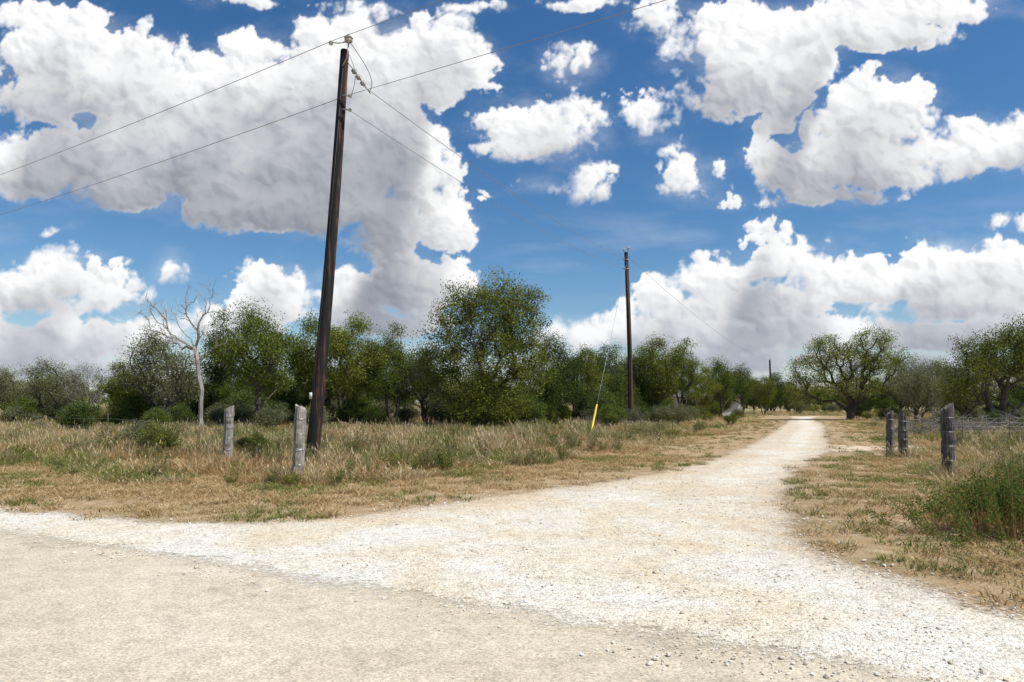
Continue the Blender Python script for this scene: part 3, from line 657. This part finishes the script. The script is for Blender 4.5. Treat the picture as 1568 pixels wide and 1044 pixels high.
# green roadside bush at the right
G=Geo();r=np.random.default_rng(77);n=360
bx=r.normal(0,0.55,n);by=r.normal(0,0.42,n);hh=0.80*np.exp(-(bx**2/1.6+by**2/0.9))*r.uniform(0.65,1.1,n)
b=np.stack([bx,by,bx*0],1);e=np.stack([bx*1.2+r.normal(0,0.06,n),by*1.2+r.normal(0,0.06,n),hh],1)
V,F=frusta(b,e,np.full(n,0.005),np.full(n,0.0025),3);G.add(V,F,m=0)
k=46;t=r.uniform(0.45,1,(n,k,1));C=(b[:,None]+(e-b)[:,None]*t).reshape(-1,3)+r.normal(0,0.03,(n*k,3))
V,F=leaf_quads(C,0.045,r,0.3,0.1);G.add(V,F,m=1,tint=np.repeat(np.clip(r.normal(0.5,0.22,n*k),0,1),4))
me=G.mesh('bush',[M_tan,M_weed]); add_obj('green_roadside_bush',me,(6.1,8.15,0)); add_obj('green_roadside_bush',me,(7.1,8.8,0),(0,0,2.2),(0.95,0.95,0.9)); add_obj('green_roadside_bush',me,(8.1,10.6,0),(0,0,1.2),(0.8,0.8,0.7))

# loose stones
m,nt,out=newmat('limestone'); oi=N(nt,'ShaderNodeObjectInfo').outputs['Random']
c=ramp(nt,oi,[(0,(0.50,0.41,0.30)),(0.35,(0.70,0.62,0.50)),(1,(0.80,0.76,0.68))]); pr=N(nt,'ShaderNodeBsdfPrincipled'); pr.inputs['Roughness'].default_value=0.9
L(nt,c,pr.inputs['Base Color']);L(nt,pr.outputs[0],out.inputs[0]); M_stone=m
import bmesh
stones=[]
for i in range(4):
    bm=bmesh.new(); bmesh.ops.create_icosphere(bm,subdivisions=1,radius=1.0); r=np.random.default_rng(i)
    for v in bm.verts: v.co*=r.uniform(0.65,1.15)
    for v in bm.verts: v.co.z*=0.6
    me=bpy.data.meshes.new('stone%d'%i);bm.to_mesh(me);bm.free();me.materials.append(M_stone);stones.append(me)
P=np.concatenate([sample(60000,-10,9,3,14,1.5),sample(14000,-6,16,12,34,1.3)]);P=P[in_view(P)]
sg=sd_gravel(P)+fbm(P[:,0]*1.5,P[:,1]*1.5,3,4)*0.5; dn=np.clip(0.5+fbm(P[:,0]*0.8,P[:,1]*0.8,4,13)*2.0,0.06,1)
ok=(sg<0.6)&(rng.uniform(0,1,len(P))<dn*np.clip(1.0-sg*1.6,0,1)); P=P[ok]
sz=np.clip(rng.lognormal(math.log(0.0085),0.42,len(P)),0.004,0.026)
scatter('loose_gravel',np.column_stack([P,0.008+sz*0.25]),rng.uniform(0,6.28,len(P)),sz,rng.integers(0,4,len(P)),stones,rng.uniform(-0.5,0.5,(len(P),2)))

# ------------------------------------------------------------------ utility poles
M_pole=wood_mat('creosote_wood',(0.005,0.0045,0.0045),(0.012,0.009,0.008),(0.26,0.105,0.045),13,0.35,0.01,(0.42,0.55,0.69))
M_pole2=wood_mat('brown_pole_wood',(0.02,0.012,0.01),(0.07,0.035,0.022),(0.14,0.075,0.05),13,0.4,0.01)
M_metal=plain('galvanised_steel',(0.32,0.33,0.34),0.45,0.7)
M_porc=plain('porcelain',(0.42,0.41,0.38),0.25)
M_dkcable=plain('cable',(0.045,0.045,0.05),0.5)
M_al=plain('aluminium_wire',(0.32,0.32,0.33),0.4,0.3)
M_yel=plain('yellow_plastic',(0.78,0.62,0.03),0.4)
M_white=plain('white_tag',(0.7,0.7,0.68),0.5)
def insulator(G,c,s=1.0,axis=(0,0,1)):
    c=np.array(c,float);ax=np.array(axis,float);ax/=np.linalg.norm(ax)
    zs=[0,.03,.035,.06,.065,.10,.11,.15,.16,.19];rs=[.03,.03,.085,.09,.045,.045,.10,.06,.035,.03]
    V,F,F3=tube([c+ax*z*s for z in zs],np.array(rs)*s,12);G.add(V,F,F3,m=2)
def pole(name,base,top,rb,rt,mat,first):
    base=np.array(base,float);top=np.array(top,float);K=44
    t=np.linspace(0,1,K);pts=base+(top-base)*t[:,None]
    bend=np.sin(t*math.pi)*0.05; pts[:,0]+=bend
    pts[0,2]-=0.1
    root=bpy.data.objects.new(name,None);COL.objects.link(root);root.location=base
    G=Geo();V,F,F3=tube(pts-base,rb+(rt-rb)*t,20,0.012,3,0.02);G.add(V,F,F3)
    add_obj('pole_shaft',G.mesh('pole_shaft',[mat],True),parent=root)
    tp=top-base;G=Geo()
    V,F,F3=tube([tp+(-.02,-.12,-.45),tp+(.10,-.14,-.2),tp+(.12,-.12,.12)],.018,8);G.add(V,F,F3,m=1)
    insulator(G,tp+(.12,-.12,.12),1.15)
    if first:
        V,F,F3=tube([tp+(.12,-.12,.16),tp+(-.12,-.2,.08),tp+(-.30,-.2,.10)],.014,6);G.add(V,F,F3,m=1)
        insulator(G,tp+(-.30,-.2,.03),.6)
        a=tp+np.array((.12,.05,-.35));d=np.array((0.36,0.85,-0.36));d/=np.linalg.norm(d)
        for k in range(3): insulator(G,a+d*(0.12+.2*k),0.8,d)
        V,F,F3=tube([a-d*0.15,a+d*0.95],.012,6);G.add(V,F,F3,m=1)
        tt=np.linspace(0,1,14)[:,None]
        J=(1-tt)*(tp+np.array((.12,-.12,.2)))+tt*(a+d*.9)+np.array((0.28,-.05,-.22))*np.sin(tt*math.pi)
        V,F,F3=tube(J,.008,6);G.add(V,F,F3,m=3)
        J=(1-tt)*(tp+np.array((.10,-.1,-.1)))+tt*(tp+np.array((.14,.0,-1.2)))+np.array((0.16,-.05,0))*np.sin(tt*math.pi)
        V,F,F3=tube(J,.007,6);G.add(V,F,F3,m=3)
        for dz in(-1.2,-1.55):
            V,F,F3=tube([tp+(-.02,-.17,dz),tp+(.20,-.12,dz)],.022,8);G.add(V,F,F3,m=1);insulator(G,tp+(.16,-.14,dz-.05),.5)
        V,F=box((0.03,-.178,1.75),(.07,.012,.16));G.add(V,F,m=4)
        V,F,F3=tube([np.array((-.02,-.185,0.1)),np.array((.16,-.185,2.6)),tp*.5+np.array((.02,-.155,0)),tp+(-.02,-.118,-.5)],.006,5);G.add(V,F,F3,m=3)
    else:
        for dz in(-.5,-1.1):
            V,F,F3=tube([tp+(-.15,-.12,dz),tp+(.22,-.12,dz)],.022,8);G.add(V,F,F3,m=1);insulator(G,tp+(-.16,-.14,dz-.05),.7)
        insulator(G,tp+(-.14,-.1,.02),1.0)
        V,F,F3=tube([np.array((.0,-.165,0.0)),np.array((-.02,-.16,4.5)),tp+(0,-.13,-.6)],.012,5);G.add(V,F,F3,m=3)
    add_obj('pole_hardware',G.mesh('pole_hardware',[mat,M_metal,M_porc,M_dkcable,M_white],True),parent=root)
    return root
P1b=(-5.05,17.2,0);P1t=(-4.21,17.2,10.45);P2b=(7.84,45,0);P2t=(7.52,45,11.45);P3b=(45.5,120,0);P3t=(45.3,120,8.9)
pole('utility_pole',P1b,P1t,.175,.105,M_pole,True)
pole('utility_pole',P2b,P2t,.17,.12,M_pole2,False)
pole('utility_pole',P3b,P3t,.18,.14,M_pole,False)
def wire(name,a,b,sag,r,mat=M_al):
    a=np.array(a,float);b=np.array(b,float);t=np.linspace(0,1,70)[:,None];P=a+(b-a)*t;P[:,2]-=(4*sag*t*(1-t))[:,0]
    V,F,F3=tube(P,r,6);G=Geo();G.add(V,F,F3);return add_obj(name,G.mesh(name,[mat],True))
a1=np.array((-4.4,17.0,10.62)); a2=np.array((-4.1,17.1,9.28))
wire('power_line',a1,a1+np.array((-42,25,0.2)),0.5,0.008)
wire('power_line',a1,a1+np.array((45,-29,-0.1)),0.4,0.0065)
wire('power_line',a2,a2+np.array((-42,25,0.1)),0.5,0.008)
wire('power_line',a2,a2+np.array((48,-29,0.3)),0.3,0.0065)
wire('power_line',(-3.85,17.6,9.75),(7.4,44.9,11.0),0.35,0.008)
wire('power_line',(-4.1,17.2,8.95),(7.5,44.9,10.3),0.4,0.0075)
wire('power_line',(7.5,45,11.3),(45.3,120,8.9),1.2,0.010)
ga=np.array((3.45,30.2,0.0));gb=np.array((7.5,44.9,10.6));d=(gb-ga);Lg=np.linalg.norm(d);d/=Lg
root=bpy.data.objects.new('guy_wire',None);COL.objects.link(root);root.location=ga
G=Geo();V,F,F3=tube([d*0,d*Lg],.008,6);G.add(V,F,F3);add_obj('guy_cable',G.mesh('guy_cable',[M_al],True),parent=root)
G=Geo();V,F,F3=tube([d*0.1,d*1.3,d*2.55],[.045,.045,.04],10);G.add(V,F,F3);add_obj('yellow_guard',G.mesh('yellow_guard',[M_yel],True),parent=root)

# ------------------------------------------------------------------ fence posts
M_post=wood_mat('weathered_cedar',(0.13,0.11,0.09),(0.32,0.29,0.245),(0.48,0.44,0.39),26,2.2,0.02)
M_post2=wood_mat('dark_cedar',(0.035,0.028,0.022),(0.12,0.10,0.085),(0.26,0.23,0.20),24,2.0,0.02)
def post(x,y,h,r,mat,lean=(0,0),seed=0):
    rr=np.random.default_rng(seed);K=18;t=np.linspace(0,1,K)
    pts=np.stack([lean[0]*t+rr.normal(0,.006,K),lean[1]*t+rr.normal(0,.006,K),h*t-0.05*(t==0)],1)
    rad=r*(1.05-0.12*t+0.05*np.sin(t*7+seed));
    V,F,F3=tube(pts,rad,18,0.02,seed,0.09)
    top=V[:,2]>h*0.96; V[top,2]+=(V[top,0]-lean[0])*0.5*(1 if seed%2 else -1)+rr.normal(0,.012,top.sum())
    G=Geo();G.add(V,F,F3)
    for k in range(4):
        z=h*(0.25+0.2*k); th=np.linspace(0,2*math.pi,17); px=lean[0]*z/h
        V,F,F3=tube(np.stack([px+np.cos(th)*r*1.12,np.sin(th)*r*1.12,z+0.01*np.sin(th)],1),.0035,5);G.add(V,F,F3,m=1)
    return add_obj('wooden_fence_post',G.mesh('post',[mat,M_metal],False),(x,y,0))
post(-7.5,18.0,1.45,.12,M_post,(0.05,0),1)
post(-4.22,13.4,1.50,.108,M_post,(0.07,0),2)
post(9.28,14.5,1.50,.12,M_post2,(-0.04,0),3)
post(11.02,19.2,1.25,.115,M_post2,(-0.03,0),4)
post(11.14,20.1,1.28,.11,M_post2,(-0.02,0),5)
def fence(name,pts_,zs,tp,net=0.0):
    G=Geo()
    for z in zs:
        for a,b in zip(pts_[:-1],pts_[1:]):
            t=np.linspace(0,1,9)[:,None];P=np.array([*a,z])+(np.array([*b,z])-np.array([*a,z]))*t;P[:,2]-=(0.12*t*(1-t))[:,0]
            V,F,F3=tube(P,.0028,4);G.add(V,F,F3)
    for a in tp:
        V,F,F3=tube([(a[0],a[1],-.05),(a[0],a[1],1.15)],.016,4);G.add(V,F,F3,m=1)
    if net:
        for a,b in zip(pts_[:-1],pts_[1:]):
            a=np.array(a,float);b=np.array(b,float);k=int(np.linalg.norm(b-a)/net);q=a+(b-a)*(np.arange(k)/k)[:,None]
            V,F=frusta(np.column_stack([q,np.full(k,zs[0])]),np.column_stack([q,np.full(k,zs[-1])]),np.full(k,.0022),np.full(k,.0022),3);G.add(V,F)
    add_obj(name,G.mesh(name,[M_al,M_post2]))
fence('barbed_wire_fence',[(-7.5,18),(-14.5,24.5),(-20,28.5)],(.4,.7,1.0),[(-14.5,24.5)])
fence('wire_mesh_fence',[(15.5,23.5),(19.5,24.5),(25,25.5)],(.3,.45,.6,.75,.9,1.05),[(15.5,23.5),(17.5,24),(19.5,24.5),(22.3,25)],0.2)

# brush pile behind the right fence
G=Geo();r=np.random.default_rng(9);n=1500
b=np.stack([r.uniform(-5,5,n),r.normal(0,0.9,n),np.abs(r.normal(0,0.38,n))],1);d=r.normal(size=(n,3));d[:,2]*=0.4;d/=np.linalg.norm(d,axis=1,keepdims=True)
e=b+d*r.uniform(0.3,1.3,n)[:,None];e[:,2]=np.clip(e[:,2],0.02,1.4)
V,F=frusta(b,e,r.uniform(.005,.022,n),np.full(n,.004),4);G.add(V,F);add_obj('brush_pile',G.mesh('brush_pile',[M_brush]),(23.6,32.5,0))
add_obj('brush_pile',bpy.data.meshes['brush_pile'],(5.8,39.5,0),(0,0,.4),(0.35,0.7,1.0))

# white farmhouse behind the trees
root=bpy.data.objects.new('white_house',None);COL.objects.link(root);root.location=(19.6,74.5,0)
m,nt,out=newmat('white_siding');wv=N(nt,'ShaderNodeTexWave',wave_type='BANDS',bands_direction='Z');wv.inputs['Scale'].default_value=2.2;L(nt,objco(nt),wv.inputs[0])
pr=N(nt,'ShaderNodeBsdfPrincipled');L(nt,ramp(nt,wv.outputs['Fac'],[(0,(0.45,0.45,0.44)),(0.2,(0.66,0.66,0.65))]),pr.inputs['Base Color']);L(nt,pr.outputs[0],out.inputs[0])
M_sid=m;M_roof=plain('metal_roof',(0.2,0.2,0.19),0.5);M_glass=plain('window_glass',(0.03,0.035,0.04),0.1)
G=Geo();V,F=box((0,0,1.15),(9,5,2.1));G.add(V,F)
V=np.array([(-4.5,-2.5,2.2),(-4.5,2.5,2.2),(-4.5,0,2.8),(4.5,-2.5,2.2),(4.5,2.5,2.2),(4.5,0,2.8)]);G.add(V,None,[[0,1,2],[3,5,4]])
add_obj('walls',G.mesh('walls',[M_sid]),parent=root)
G=Geo()
for s in(-1,1):
    V=np.array([(-4.8,s*2.85,2.08),(4.8,s*2.85,2.08),(4.8,0,2.86),(-4.8,0,2.86),(-4.8,s*2.85,2.15),(4.8,s*2.85,2.15),(4.8,0,2.94),(-4.8,0,2.94)])
    G.add(V,[[0,1,2,3],[4,5,6,7],[0,1,5,4],[0,3,7,4],[1,2,6,5]])
add_obj('roof',G.mesh('roof',[M_roof]),parent=root)
G=Geo()
for x in(-3,-1.2,2.8):
    V,F=box((x,-2.52,1.4),(1.0,.06,0.9));G.add(V,F,m=0);V,F=box((x,-2.56,1.4),(.06,.04,0.9));G.add(V,F,m=1);V,F=box((x,-2.56,0.92),(1.15,.08,.07));G.add(V,F,m=1)
add_obj('windows',G.mesh('windows',[M_glass,M_white]),parent=root)
G=Geo();V,F=box((0.8,-2.52,1.0),(.9,.06,1.85));G.add(V,F);V,F=box((0.8,-3.0,.1),(1.4,.9,.2));G.add(V,F);add_obj('door',G.mesh('door',[M_post2]),parent=root)
print('done',time.time()-T0)
